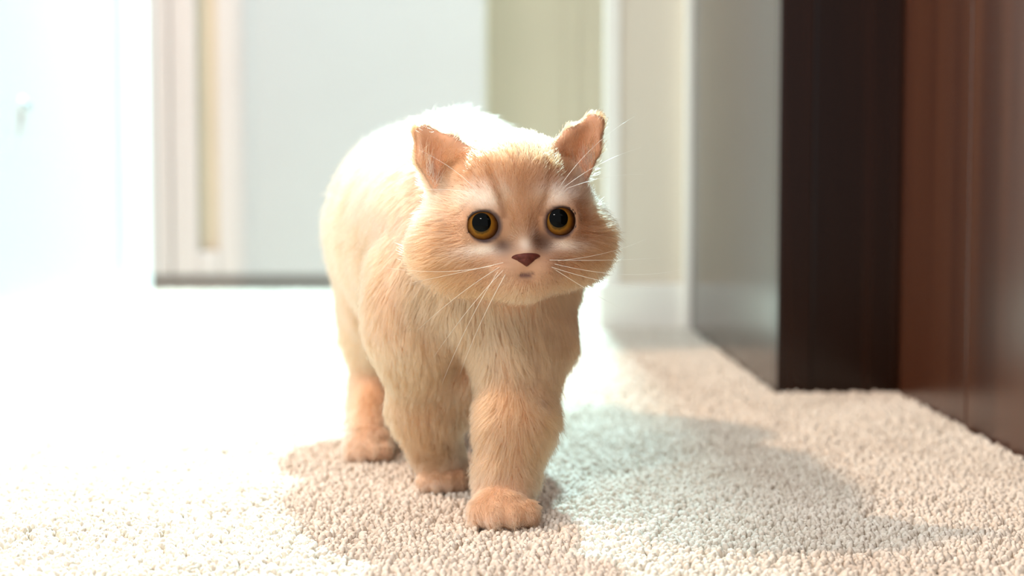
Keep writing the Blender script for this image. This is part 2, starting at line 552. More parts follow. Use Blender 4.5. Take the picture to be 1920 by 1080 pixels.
# mouth crease and philtrum
add_cap('head', (0, 0.0500, -0.0205), (0, 0.0485, -0.0275), 0.0016, 0.0016, 0.0015, op='s', head=True)
for s in (-1, 1):
    add_cap('head', (0, 0.0480, -0.0275), (s * 0.0045, 0.0455, -0.0280), 0.0014, 0.0008, 0.002, op='s', head=True)


def smin(a, b, k):
    h = np.clip(0.5 + 0.5 * (b - a) / k, 0, 1)
    return b + (a - b) * h - k * h * (1 - h)


def smax(a, b, k):
    return -smin(-a, -b, k)


STEP = 0.0017
LO = np.array([-0.150, 0.850, -0.004]); HI = np.array([0.095, 1.560, 0.262])
DIM = np.ceil((HI - LO) / STEP).astype(int) + 1
F = np.full(DIM, 0.05, np.float32)
for g, op, k, fn, lo, hi in PR:
    m_ = 0.022
    i0 = np.clip(np.floor((lo - m_ - LO) / STEP).astype(int), 0, DIM)
    i1 = np.clip(np.ceil((hi + m_ - LO) / STEP).astype(int) + 1, 0, DIM)
    if (i1 <= i0).any():
        continue
    ax = [LO[d] + STEP * np.arange(i0[d], i1[d]) for d in range(3)]
    P = np.stack(np.meshgrid(*ax, indexing='ij'), -1)
    d = fn(P).astype(np.float32)
    sl = tuple(slice(i0[d_], i1[d_]) for d_ in range(3))
    F[sl] = smin(F[sl], d, k) if op == 'u' else smax(F[sl], -d, k)


def surface_nets(F):
    s = F < 0
    nx, ny, nz_ = F.shape
    c = np.zeros((nx - 1, ny - 1, nz_ - 1), np.uint8)
    for dx in (0, 1):
        for dy in (0, 1):
            for dz in (0, 1):
                c += s[dx:nx - 1 + dx, dy:ny - 1 + dy, dz:nz_ - 1 + dz]
    act = (c > 0) & (c < 8)
    idx = np.argwhere(act)
    vid = np.full(act.shape, -1, np.int64); vid[act] = np.arange(len(idx))
    acc = np.zeros((len(idx), 3)); cnt = np.zeros(len(idx))
    corners = [np.array((dx, dy, dz)) for dx in (0, 1) for dy in (0, 1) for dz in (0, 1)]
    for i in range(8):
        for ax in range(3):
            if corners[i][ax]:
                continue
            j = corners[i].copy(); j[ax] = 1
            A = F[tuple((idx + corners[i]).T)]; B = F[tuple((idx + j).T)]
            cr = (A < 0) != (B < 0)
            t = np.where(cr, A / np.where(cr, A - B, 1), 0)
            p = corners[i] + t[:, None] * (j - corners[i])
            acc[cr] += p[cr]; cnt[cr] += 1
    V = idx + acc / cnt[:, None]
    Q = []
    for ax in range(3):
        a1, a2 = (ax + 1) % 3, (ax + 2) % 3
        sa = [slice(None)] * 3; sb = [slice(None)] * 3
        sa[ax] = slice(0, -1); sb[ax] = slice(1, None)
        S0, S1 = s[tuple(sa)], s[tuple(sb)]
        E = np.argwhere(S0 != S1)
        E = E[(E[:, a1] > 0) & (E[:, a2] > 0) & (E[:, a1] < F.shape[a1] - 1) & (E[:, a2] < F.shape[a2] - 1)]
        fl_ = S0[tuple(E.T)]
        o1 = np.zeros(3, int); o1[a1] = 1
        o2 = np.zeros(3, int); o2[a2] = 1
        q = np.stack([vid[tuple((E - o1 - o2).T)], vid[tuple((E - o2).T)], vid[tuple(E.T)], vid[tuple((E - o1).T)]], 1)
        q = np.where(fl_[:, None], q, q[:, ::-1])
        Q.append(q)
    return V, np.concatenate(Q)


V, Q = surface_nets(F)
V = LO + V * STEP
# light relaxing
for it in range(2):
    acc = np.zeros_like(V); cnt = np.zeros(len(V))
    for i in range(4):
        for j in (1, 3):
            np.add.at(acc, Q[:, i], V[Q[:, (i + j) % 4]]); np.add.at(cnt, Q[:, i], 1)
    V = V * 0.5 + 0.5 * acc / np.maximum(cnt, 1)[:, None]

GROUPS = ['head', 'ear_a', 'ear_b', 'torso', 'fore_a', 'fore_b', 'hind_a', 'hind_b', 'tail']


def group_sdf(P):
    D = np.full((len(P), len(GROUPS)), 1.0)
    for g, op, k, fn, lo, hi in PR:
        if op != 'u':
            continue
        gi_ = GROUPS.index(g)
        D[:, gi_] = np.minimum(D[:, gi_], fn(P))
    return D


def vnoise(P, scale, seed):
    """smooth 3-vector value noise"""
    rg = np.random.default_rng(seed)
    T = rg.uniform(-1, 1, (24, 24, 24, 3))
    q = P * scale + 100.0
    i = np.floor(q).astype(int); f = q - i; f = f * f * (3 - 2 * f)
    out = 0
    for dx in (0, 1):
        for dy in (0, 1):
            for dz in (0, 1):
                w = (f[:, 0] if dx else 1 - f[:, 0]) * (f[:, 1] if dy else 1 - f[:, 1]) * (f[:, 2] if dz else 1 - f[:, 2])
                out = out + w[:, None] * T[(i[:, 0] + dx) % 24, (i[:, 1] + dy) % 24, (i[:, 2] + dz) % 24]
    return out


def blob(q, c, r):
    d = (q - np.asarray(c)) / np.asarray(r)
    return np.exp(-(d * d).sum(-1))


def mixc(C, col, w):
    return C + (np.asarray(col) - C) * np.clip(w, 0, 1)[:, None]


CREAM = np.array((0.72, 0.455, 0.32)); PEACH = np.array((0.58, 0.315, 0.18)); TAN = np.array((0.45, 0.215, 0.105))
WHITE = np.array((0.88, 0.76, 0.65)); BROWN = np.array((0.20, 0.080, 0.030)); DARK = np.array((0.055, 0.017, 0.007))


def fur_colour(P, W):
    """coat colour at points P with region weights W"""
    q = w2h(P)
    n1 = vnoise(P, 28, 3)[:, 0]; n2 = vnoise(P, 70, 4)[:, 0]
    C = np.tile(PEACH, (len(P), 1))
    gi_ = {g: i for i, g in enumerate(GROUPS)}
    C = mixc(C, CREAM, (W[:, gi_['torso']] * (0.5 + 0.4 * n1)))
    C = C * (1 + W[:, [gi_['torso']]] * np.array((0.22, -0.02, -0.06)))
    C = mixc(C, TAN, (W[:, gi_['fore_a']] + W[:, gi_['fore_b']]) * (0.62 + 0.35 * n1))
    C = mixc(C, TAN, (W[:, gi_['hind_b']] + W[:, gi_['hind_a']]) * (0.35 + 0.3 * n1))
    # paler paws and shins
    low = np.clip((0.045 - P[:, 2]) / 0.045, 0, 1)
    C = mixc(C, CREAM, low * 0.7)
    hw = W[:, 0] + W[:, 1] + W[:, 2]
    H_ = mixc(np.tile(PEACH, (len(P), 1)), TAN, 0.72 + 0.45 * n1 + 0.25 * n2)
    H_ = H_ * np.array((0.80, 0.78, 0.76))
    ax = np.abs(q[:, 0])
    qa = q.copy(); qa[:, 0] = ax
    # cheeks and muzzle
    H_ = mixc(H_, TAN * 0.78, 0.9 * blob(qa, (0.044, 0.02, -0.012), (0.026, 0.05, 0.030)))
    H_ = mixc(H_, BROWN, 0.5 * blob(qa, (0.040, 0.02, -0.010), (0.016, 0.05, 0.0035)) + 0.5 * blob(qa, (0.038, 0.02, -0.022), (0.016, 0.05, 0.003)))
    H_ = mixc(H_, CREAM, 0.25 * blob(qa, (0.009, 0.045, -0.024), (0.014, 0.02, 0.011)))
    H_ = mixc(H_, CREAM, 0.15 * blob(qa, (0.0, 0.04, -0.040), (0.02, 0.03, 0.010)))
    # white above and below the eyes
    H_ = mixc(H_, WHITE, 0.65 * blob(qa, (0.019, 0.035, 0.0155), (0.013, 0.03, 0.0055)))
    H_ = mixc(H_, WHITE, 0.70 * blob(qa, (0.021, 0.035, -0.0130), (0.011, 0.03, 0.0030)))
    H_ = mixc(H_, WHITE, 0.25 * blob(qa, (0.047, 0.01, 0.012), (0.014, 0.03, 0.014)))
    # forehead markings
    H_ = mixc(H_, BROWN * 1.3, 0.6 * blob(q, (0.002, 0.03, 0.020), (0.009, 0.05, 0.016)))
    ml_ = np.clip((q[:, 2] - 0.008) / 0.022, 0, 1)
    H_ = mixc(H_, BROWN, 0.85 * np.exp(-((ax - 0.0105 - 0.006 * ml_) / 0.0024) ** 2) * (q[:, 2] > 0.004) * np.exp(-(np.maximum(q[:, 2] - 0.030, 0) / 0.006) ** 2) * (q[:, 1] > 0))
    H_ = mixc(H_, BROWN, 0.55 * blob(qa, (0.025, 0.02, 0.029), (0.0065, 0.05, 0.007)))
    # inner corners of the eyes and the bridge of the nose
    H_ = mixc(H_, BROWN, 0.7 * blob(qa, (0.004, 0.04, -0.001), (0.007, 0.03, 0.008)))
    H_ = mixc(H_, DARK, 0.95 * blob(qa, (0.0115, 0.04, -0.0112), (0.0062, 0.03, 0.0048)))
    H_ = mixc(H_, DARK, 0.9 * blob(q, (0.0095, 0.04, -0.0090), (0.0068, 0.03, 0.0052)))
    H_ = mixc(H_, WHITE, 0.45 * blob(q, (0.000, 0.045, -0.0105), (0.0035, 0.03, 0.004)))
    # tear-line from the outer corner
    H_ = mixc(H_, BROWN, 0.6 * blob(qa, (0.038, 0.03, 0.000), (0.012, 0.03, 0.0026)))
    # whisker rows
    for zz in (-0.0205, -0.0240, -0.0275):
        H_ = mixc(H_, BROWN, 0.55 * blob(qa, (0.018, 0.04, zz), (0.008, 0.03, 0.0011)))
    # mouth
    H_ = mixc(H_, DARK, 0.5 * blob(q, (0, 0.045, -0.0290), (0.0035, 0.02, 0.0016)))
    C = C + (H_ - C) * np.clip(hw, 0, 1)[:, None]
    # stripes on the flank and the legs
    st = np.sin(P[:, 1] * 95 + P[:, 2] * 30 + n1 * 2.5)
    C = mixc(C, TAN, 0.22 * W[:, gi_['torso']] * np.clip(st, 0, 1))
    sl_ = np.sin(P[:, 2] * 230 + n1 * 3)
    C = mixc(C, TAN * 0.8, 0.25 * (W[:, gi_['fore_a']] + W[:, gi_['fore_b']]) * np.clip(sl_, 0, 1))
    return np.clip(C, 0.01, 0.95)


def weights(P, soft=0.006):
    D = group_sdf(P)
    W = np.exp(-np.maximum(D - D.min(1, keepdims=True), 0) / soft)
    return W / W.sum(1, keepdims=True), D


CAT_BASE = np.array((-0.03, 1.08, 0.0))
me = bpy.data.meshes.new('cat')
me.from_pydata([], [], [])
me.vertices.add(len(V)); me.vertices.foreach_set('co', (V - CAT_BASE).astype(np.float32).ravel())
me.loops.add(len(Q) * 4); me.loops.foreach_set('vertex_index', Q.astype(np.int32).ravel())
me.polygons.add(len(Q))
me.polygons.foreach_set('loop_start', np.arange(0, len(Q) * 4, 4, dtype=np.int32))
me.update(calc_edges=True); me.validate()
me.polygons.foreach_set('use_smooth', np.ones(len(Q), bool))
VN = np.zeros(len(V) * 3, np.float32)
me.vertices.foreach_get('normal', VN)
VN = VN.reshape(-1, 3).astype(float)
# make sure the surface faces outward
fn_ = (VN * (V - np.array((-0.03, 1.1, 0.15)))).sum(1).mean()
if fn_ < 0:
    me.flip_normals(); VN = -VN
WV, DV = weights(V, 0.010)
CV = fur_colour(V, WV)
qv = w2h(V)
# bare skin: inside of the ears, lids
EARIN = {}
for s, g in ((-1, 'ear_b'), (1, 'ear_a')):
    E = EARS[s]
    inner = (np.array(E['o']) + np.array(E['i'])) / 2 + np.array((0, 0.02, 0.01))
    e = (WV[:, GROUPS.index(g)] > 0.5) & (((VN @ HB.T) * (inner - qv)).sum(1) > 0.006)
    EARIN[g] = e
    CV[e] = (0.56, 0.27, 0.15)
for s in (-1, 1):
    d = np.linalg.norm(qv - np.array((s * EX, EYC + 0.008, 0)), axis=1)
    CV = mixc(CV, (0.05, 0.02, 0.015), np.clip((0.0104 - d) / 0.0014, 0, 1))
# mouth line
dm = np.abs(qv[:, 0])
mz = -0.0277 + 0 * dm
CV = mixc(CV, (0.10, 0.035, 0.03), np.exp(-((qv[:, 2] - mz) / 0.0013) ** 2) * (dm < 0.0035) * (qv[:, 1] > 0.035))
pw_ = np.clip((0.030 - V[:, 2]) / 0.015, 0, 1)
CV = mixc(CV, (0.52, 0.315, 0.20), pw_ * 0.8)          # paler, greyer skin of the paws
a = me.color_attributes.new('coat', 'FLOAT_COLOR', 'POINT')
a.data.foreach_set('color', np.column_stack([CV, np.ones(len(V))]).astype(np.float32).ravel())

m, nt, b = mat('cat_skin')
at = nt.nodes.new('ShaderNodeAttribute'); at.attribute_name = 'coat'
nt.links.new(at.outputs['Color'], b.inputs['Base Color'])
b.inputs['Roughness'].default_value = 0.7
b.inputs['Subsurface Weight'].default_value = 0.08
b.inputs['Subsurface Radius'].default_value = (1.0, 0.45, 0.25)
b.inputs['Subsurface Scale'].default_value = 0.004
cat = link('cat', me, m, None, CAT_BASE)
thing(cat, 'fluffy cream cat with amber eyes walking on the carpet', 'cat')


def child(name, me, m, world_pts=True):
    return link(name, me, m, cat)


# ------------------------------------------------------------------ eyes, nose, whiskers
def cap_mesh(name, r, ang, ring=28, seg=40, a0=0.0):
    V_, F_ = [], []
    for i in range(ring + 1):
        t = a0 + (ang - a0) * i / ring
        for s in range(seg):
            p = 2 * math.pi * s / seg
            V_.append((r * math.sin(t) * math.cos(p), r * math.cos(t), r * math.sin(t) * math.sin(p)))
    for i in range(ring):
        for s in range(seg):
            F_.append((i * seg + s, i * seg + (s + 1) % seg, (i + 1) * seg + (s + 1) % seg, (i + 1) * seg + s))
    if a0 == 0.0:
        pass
    me_ = bpy.data.meshes.new(name)
    me_.from_pydata(V_, [], F_)
    for p in me_.polygons:
        p.use_smooth = True
    return me_


def gloss(name, col, rough=0.012):
    m_, nt_, b_ = mat(name)
    b_.inputs['Base Color'].default_value = col + (1,)
    b_.inputs['Roughness'].default_value = rough
    b_.inputs['Coat Weight'].default_value = 0.0
    b_.inputs['Specular IOR Level'].default_value = 0.06
    b_.inputs['Coat Roughness'].default_value = 0.02
    return m_, nt_, b_


M_ball, _, _ = gloss('eye_rim_brown', (0.035, 0.012, 0.006))
M_pupil, _, _ = gloss('pupil_black', (0.001, 0.0012, 0.001))
M_iris, nt, b = gloss('iris_amber', (0.4, 0.16, 0.02))
N, L = nt.nodes, nt.links
tc = N.new('ShaderNodeTexCoord')
sx = N.new('ShaderNodeSeparateXYZ'); L.new(tc.outputs['Object'], sx.inputs[0])
ml = N.new('ShaderNodeVectorMath'); ml.operation = 'MULTIPLY'; ml.inputs[1].default_value = (1, 0, 1)
L.new(tc.outputs['Object'], ml.inputs[0])
ln = N.new('ShaderNodeVectorMath'); ln.operation = 'LENGTH'; L.new(ml.outputs[0], ln.inputs[0])
sc_ = N.new('ShaderNodeMath'); sc_.operation = 'MULTIPLY'; sc_.inputs[1].default_value = 100.0
L.new(ln.outputs['Value'], sc_.inputs[0])
nz = N.new('ShaderNodeTexNoise'); nz.inputs['Scale'].default_value = 420; L.new(tc.outputs['Object'], nz.inputs['Vector'])
ad = N.new('ShaderNodeMath'); ad.operation = 'MULTIPLY_ADD'; ad.inputs[1].default_value = 0.16; ad.inputs[2].default_value = -0.08
L.new(nz.outputs['Fac'], ad.inputs[0])
a2 = N.new('ShaderNodeMath'); L.new(sc_.outputs[0], a2.inputs[0]); L.new(ad.outputs[0], a2.inputs[1])
rp = N.new('ShaderNodeValToRGB')
els = rp.color_ramp.elements
els[0].position = 0.46; els[0].color = (0.07, 0.035, 0.006, 1)
els[1].position = 0.56; els[1].color = (0.18, 0.075, 0.008, 1)
e = els.new(0.70); e.color = (0.115, 0.040, 0.005, 1)
e = els.new(0.83); e.color = (0.045, 0.014, 0.003, 1)
e = els.new(0.92); e.color = (0.018, 0.006, 0.003, 1)
L.new(a2.outputs[0], rp.inputs['Fac']); L.new(rp.outputs['Color'], b.inputs['Base Color'])

M_lid = plain('eyelid_dark', (0.030, 0.012, 0.009), 0.35, 0.1, 300)


def place(o, origin_w, axes):
    """local x, y, z of o along the three world axes, origin in world space"""
    Mx = Matrix((axes[0], axes[1], axes[2])).transposed().to_4x4()
    Mx.translation = Vector(origin_w - CAT_BASE)
    o.matrix_local = Mx


for s in (-1, 1):
    c = h2w((s * EX, EYC, 0))
    gaze = unit(np.array((0.02, -0.2, 0.197)) - c + np.array((0.0, 0, 0.02)))
    gaze = unit(gaze + 0.10 * s * hx)
    right = unit(np.cross(np.array((0, 0, 1.0)), gaze)) * -1
    right = right if right[0] > 0 else -right
    up = unit(np.cross(gaze, right)); up = up if up[2] > 0 else -up
    bm = bmesh.new()
    bmesh.ops.create_uvsphere(bm, u_segments=40, v_segments=24, radius=ER)
    for f in bm.faces: f.smooth = True
    em = bpy.data.meshes.new('eye'); bm.to_mesh(em); bm.free()
    eye = link('eye', em, M_ball, cat)
    place(eye, c, (right, gaze, up))
    eye['label'] = 'round amber eye with a wide black pupil'
    link('iris', cap_mesh('iris', ER + 0.00012, math.radians(60)), M_iris, eye)
    pu = link('pupil', cap_mesh('pupil', ER + 0.00024, math.radians(26)), M_pupil, eye)
    pu.rotation_euler = (math.radians(7), 0, 0)
    # dark lid rim, drawn out towards the nose
    V_, F_ = [], []
    nr, ns = 56, 8
    fwd = unit(h2w((s * 0.10, 1, 0.02)) - HO)
    rx = unit(hx - fwd * (hx @ fwd)); ru = unit(np.cross(rx, fwd)); ru = ru if ru[2] > 0 else -ru
    for i in range(nr):
        t = 2 * math.pi * i / nr
        dx, dz = math.cos(t), math.sin(t)
        inner = -s
        k_in = max(0, dx * inner) ** 6
        rr = 0.0100 + 0.0018 * k_in - 0.0005 * max(0, dz) ** 2
        zoff = -0.0014 * k_in
        ta = math.radians(12) * s
        px_, pz_ = dx * rr * 0.97, dz * rr * 0.89
        p = np.array((px_ * math.cos(ta) - pz_ * math.sin(ta), 0, px_ * math.sin(ta) + pz_ * math.cos(ta) + zoff))
        rad = math.hypot(p[0], p[2])
        yy = math.sqrt(max((ER + 0.0004) ** 2 - min(rad, ER) ** 2, 0)) 
        yy = max(yy, 0.0045)
        pc = c + rx * p[0] + ru * p[2] + fwd * yy
        tr = 0.00075 + 0.0003 * max(0, dz)
        nd = unit(rx * dx + ru * dz)
        for j in range(ns):
            a_ = 2 * math.pi * j / ns
            V_.append(pc + tr * (math.cos(a_) * nd + math.sin(a_) * fwd))
    for i in range(nr):
        for j in range(ns):
            F_.append((i * ns + j, i * ns + (j + 1) % ns, ((i + 1) % nr) * ns + (j + 1) % ns, ((i + 1) % nr) * ns + j))
    lm = bpy.data.meshes.new('eyelid')
    lm.from_pydata([tuple(v - CAT_BASE) for v in V_], [], F_)
    for p in lm.polygons: p.use_smooth = True
    link('eyelid', lm, M_lid, cat)

# nose leather: rounded triangle, with nostrils
M_nose = plain('nose_leather', (0.085, 0.017, 0.010), 0.5, 0.25, 500, 0.2, 0.2, 1500)
V_, F_ = [], []
outline = []
for i in range(36):
    t = 2 * math.pi * i / 36
    x = 0.0074 * math.cos(t) * (1 + 0.10 * math.cos(2 * t))
    zz = math.sin(t)
    w = 1.0 if zz > 0 else (1 - 0.72 * (-zz) ** 0.9)
    outline.append((x * w, 0.0028 * zz if zz > 0 else 0.0050 * zz))
for k_, (sc1, y) in enumerate(((1.06, -0.0040), (1.0, 0.0000), (0.86, 0.0016), (0.55, 0.0023), (0.2, 0.0025))):
    for (x, zz) in outline:
        nost = 0.0014 * math.exp(-(((abs(x * sc1) - 0.0042) / 0.0016) ** 2 + ((zz * sc1 + 0.0006) / 0.0011) ** 2)) if k_ >= 2 else 0
        curve_back = 0.0012 * (x * sc1 / 0.0074) ** 2
        V_.append(h2w((x * sc1, 0.0477 + y - nost - curve_back, -0.0178 + zz * sc1)) - CAT_BASE)
for k_ in range(4):
    for i in range(36):
        F_.append((k_ * 36 + i, k_ * 36 + (i + 1) % 36, (k_ + 1) * 36 + (i + 1) % 36, (k_ + 1) * 36 + i))
F_.append(tuple(4 * 36 + i for i in range(36)))
nm = bpy.data.meshes.new('nose'); nm.from_pydata([tuple(v) for v in V_], [], F_)
for p in nm.polygons: p.use_smooth = True
no_ = link('nose', nm, M_nose, cat)
no_['label'] = 'small dark pink-brown triangular nose'

# whiskers
m, nt, b = mat('whisker_white')
b.inputs['Base Color'].default_value = (0.92, 0.88, 0.80, 1)
b.inputs['Roughness'].default_value = 0.3
b.inputs['Transmission Weight'].default_value = 0.0
M_whisk = m


def whisker(root, mid, tip, r=0.00011):
    root, mid, tip = (np.asarray(p, float) for p in (root, mid, tip))
    V_, F_ = [], []
    n_ = 14
    for i in range(n_ + 1):
        t = i / n_
        p = (1 - t) ** 2 * root + 2 * t * (1 - t) * mid + t * t * tip
        d = unit(2 * (1 - t) * (mid - root) + 2 * t * (tip - mid))
        s1 = unit(np.cross(d, (0.3, 0.2, 0.9))); s2 = np.cross(d, s1)
        rr = r * (1 - 0.85 * t)
        for j in range(4):
            a_ = math.pi / 2 * j
            V_.append(tuple(p + rr * (math.cos(a_) * s1 + math.sin(a_) * s2) - CAT_BASE))
    for i in range(n_):
        for j in range(4):
            F_.append((i * 4 + j, i * 4 + (j + 1) % 4, (i + 1) * 4 + (j + 1) % 4, (i + 1) * 4 + j))
    wm = bpy.data.meshes.new('whisker'); wm.from_pydata(V_, [], F_)
    for p in wm.polygons: p.use_smooth = True
    return link('whisker', wm, M_whisk, cat)


WH = [(-1, (0.013, 0.047, -0.0200), (0.040, 0.052, -0.024), (0.066, 0.035, -0.030)),
      (-1, (0.015, 0.046, -0.0225), (0.040, 0.055, -0.034), (0.062, 0.045, -0.055)),
      (-1, (0.013, 0.047, -0.0240), (0.035, 0.056, -0.042), (0.054, 0.048, -0.070)),
      (-1, (0.016, 0.046, -0.0250), (0.036, 0.056, -0.050), (0.050, 0.046, -0.086)),
      (-1, (0.012, 0.047, -0.0265), (0.030, 0.056, -0.052), (0.040, 0.050, -0.080)),
      (-1, (0.018, 0.044, -0.0215), (0.045, 0.046, -0.026), (0.075, 0.020, -0.022)),
      (1, (0.013, 0.047, -0.0200), (0.050, 0.045, -0.023), (0.084, 0.015, -0.026)),
      (1, (0.016, 0.046, -0.0225), (0.060, 0.040, -0.036), (0.098, 0.010, -0.034)),
      (1, (0.014, 0.047, -0.0240), (0.060, 0.045, -0.042), (0.102, 0.012, -0.044)),
      (1, (0.018, 0.044, -0.0210), (0.050, 0.035, -0.021), (0.080, 0.000, -0.016)),
      (1, (0.016, 0.045, -0.0255), (0.045, 0.045, -0.046), (0.070, 0.020, -0.060)),
      (-1, (0.024, 0.036, 0.0185), (0.034, 0.046, 0.032), (0.056, 0.030, 0.044)),
      (1, (0.024, 0.036, 0.0185), (0.045, 0.040, 0.034), (0.076, 0.010, 0.038)),
      (1, (0.026, 0.035, 0.0180), (0.050, 0.036, 0.026), (0.078, 0.005, 0.022)),
      (1, (0.022, 0.036, 0.0190), (0.040, 0.040, 0.044), (0.072, 0.012, 0.056)),
      (-1, (0.026, 0.035, 0.0180), (0.045, 0.036, 0.024), (0.072, 0.010, 0.018))]
for s, r0, m0, t0 in WH:
    f_ = np.array((s, 1, 1))
    whisker(h2w(np.array(r0) * f_), h2w(np.array(m0) * f_), h2w(np.array(t0) * f_))


# ------------------------------------------------------------------ fur
def hair_material():
    m_ = bpy.data.materials.new('cat_fur')
    m_.use_nodes = True
    nt_ = m_.node_tree
    nt_.nodes.clear()
    out = nt_.nodes.new('ShaderNodeOutputMaterial')
    hb = nt_.nodes.new('ShaderNodeBsdfHairPrincipled')
    hb.model = 'CHIANG'
    hb.parametrization = 'COLOR'
    at_ = nt_.nodes.new('ShaderNodeAttribute'); at_.attribute_name = 'fur_colour'
    nt_.links.new(at_.outputs['Color'], hb.inputs['Color'])
    hb.inputs['IOR'].default_value = 1.42
    hb.inputs['Roughness'].default_value = 0.40
    hb.inputs['Radial Roughness'].default_value = 0.65
    hb.inputs['Random Roughness'].default_value = 0.1
    nt_.links.new(hb.outputs[0], out.inputs['Surface'])
    return m_


M_fur = hair_material()
TRI = np.concatenate([Q[:, [0, 1, 2]], Q[:, [0, 2, 3]]])
A_, B_, C_ = V[TRI[:, 0]], V[TRI[:, 1]], V[TRI[:, 2]]
AREA = 0.5 * np.linalg.norm(np.cross(B_ - A_, C_ - A_), axis=1)
TC = (A_ + B_ + C_) / 3
WT_, _ = weights(TC)
REG = WT_.argmax(1)
# hairs per square metre for each region
DENS = {'head': 2.6e6, 'ear_a': 1.7e6, 'ear_b': 1.7e6, 'torso': 0.95e6, 'fore_a': 1.9e6, 'fore_b': 1.5e6, 'hind_a': 0.7e6, 'hind_b': 1.0e6, 'tail': 0.8e6}
dens = np.array([DENS[g] for g in GROUPS])[REG]
qt = w2h(TC)
dens = dens * np.where((REG == 3) & (TC[:, 1] < 1.06), 1.5, 1.0)
cnt = RNG.poisson(AREA * dens)
tid = np.repeat(np.arange(len(TRI)), cnt)
u = RNG.random(len(tid)); v = RNG.random(len(tid)); sw = u + v > 1
u[sw], v[sw] = 1 - u[sw], 1 - v[sw]
w_ = 1 - u - v
ROOT = A_[tid] * w_[:, None] + B_[tid] * u[:, None] + C_[tid] * v[:, None]
NOR = VN[TRI[tid, 0]] * w_[:, None] + VN[TRI[tid, 1]] * u[:, None] + VN[TRI[tid, 2]] * v[:, None]
NOR /= np.linalg.norm(NOR, axis=1, keepdims=True) + 1e-9
RG_ = REG[tid]
W, D = weights(ROOT, 0.013)
q = w2h(ROOT)
nq = NOR @ HB.T
EARIDX = (RG_ == 1) | (RG_ == 2)
earin = np.zeros(len(ROOT), bool)
for s, g in ((-1, 2), (1, 1)):
    E = EARS[s]
    inner = (np.array(E['o']) + np.array(E['i'])) / 2 + np.array((0, 0.02, 0.01))
    earin |= (RG_ == g) & ((nq * (inner - q)).sum(1) > 0.006)

# bare places: eyes, nose, mouth line, soles, most of the inner ears, inside the body
keep = np.ones(len(ROOT), bool)
eye_d = np.full(len(ROOT), 1.0)
for s in (-1, 1):
    dx = q[:, 0] - s * EX; dz = q[:, 2]
    inward = np.clip(-s * dx / 0.0096, 0, 1)
    ta = math.radians(12) * s
    dx, dz = dx * math.cos(ta) + dz * math.sin(ta), (dz * math.cos(ta) - dx * math.sin(ta)) * 1.10
    rr = np.sqrt(dx ** 2 + (dz + 0.0028 * inward ** 3) ** 2) - 0.0018 * inward ** 4
    front = q[:, 1] > 0.02
    keep &= ~(front & (rr < 0.0105))
    eye_d = np.minimum(eye_d, np.where(front, rr - 0.0105, 1.0))
nose_d = np.sqrt((q[:, 0] / 1.35) ** 2 + (q[:, 2] + 0.0182) ** 2)
keep &= ~((nose_d < 0.0052) & (q[:, 1] > 0.04))
mz = np.full(len(q), -0.0277)
keep &= ~((np.abs(q[:, 2] - mz) < 0.0010) & (np.abs(q[:, 0]) < 0.0028) & (q[:, 1] > 0.038))
keep &= ~((ROOT[:, 2] < 0.0035) & (NOR[:, 2] < -0.3))
keep &= ~(earin & (RNG.random(len(ROOT)) > np.where(q[:, 2] < 0.034, 0.5, 0.12)))


def sel(*arrs):
    return [a_[keep] for a_ in arrs]


ROOT, NOR, RG_, W, q, nq, earin, eye_d, nose_d = sel(ROOT, NOR, RG_, W, q, nq, earin, eye_d, nose_d)
n = len(ROOT)
Wg = {g: W[:, i] for i, g in enumerate(GROUPS)}
hw = Wg['head']

# --- length
LEN = np.zeros(n)
for g, l_ in dict(head=0.012, ear_a=0.0045, ear_b=0.0045, torso=0.032, fore_a=0.0165, fore_b=0.0165, hind_a=0.018, hind_b=0.018, tail=0.034).items():
    LEN += Wg[g] * l_
ax = np.abs(q[:, 0])
face = np.clip((q[:, 1] - 0.012) / 0.024, 0, 1) * hw
LEN = LEN * (1 - face) + face * 0.0058
cheek = np.clip((ax - 0.022) / 0.022, 0, 1) * np.clip((0.020 - q[:, 2]) / 0.02, 0, 1) * hw
LEN += cheek * 0.0075
LEN += 0.010 * np.exp(-(((ax - 0.044) / 0.014) ** 2 + ((q[:, 1] + 0.006) / 0.018) ** 2 + ((q[:, 2] - 0.008) / 0.014) ** 2)) * hw
muz = np.exp(-((ax / 0.017) ** 2 + ((q[:, 2] + 0.020) / 0.013) ** 2)) * (q[:, 1] > 0.02) * hw
LEN = LEN * (1 - muz) + muz * 0.0032
LEN = np.where((eye_d < 0.004) & (hw > 0.4), np.minimum(LEN, 0.0024 + 0.45 * np.maximum(eye_d, 0)), LEN)
LEN = np.where((nose_d < 0.010) & (q[:, 1] > 0.035), np.minimum(LEN, 0.0016 + 0.15 * nose_d), LEN)
for s in (-1, 1):
    eb = np.exp(-(((q[:, 0] - s * 0.038) / 0.015) ** 2 + ((q[:, 2] - 0.034) / 0.014) ** 2)) * hw
    LEN *= 1 - 0.55 * eb
chin = np.exp(-((ax / 0.016) ** 2 + ((q[:, 2] + 0.040) / 0.008) ** 2)) * hw
LEN += chin * 0.006
paw = np.clip((0.034 - ROOT[:, 2]) / 0.024, 0, 1) * (Wg['fore_a'] + Wg['fore_b'] + Wg['hind_a'] + Wg['hind_b'])
LEN = LEN * (1 - paw) + paw * 0.0068
low_t = np.clip((0.125 - ROOT[:, 2]) / 0.04, 0, 1) * Wg['torso']
LEN *= 1 - 0.55 * low_t
LEN = np.where(earin, 0.006 + 0.010 * np.clip((0.044 - q[:, 2]) / 0.010, 0, 1), LEN)

# --- flow
FL = np.zeros((n, 3))
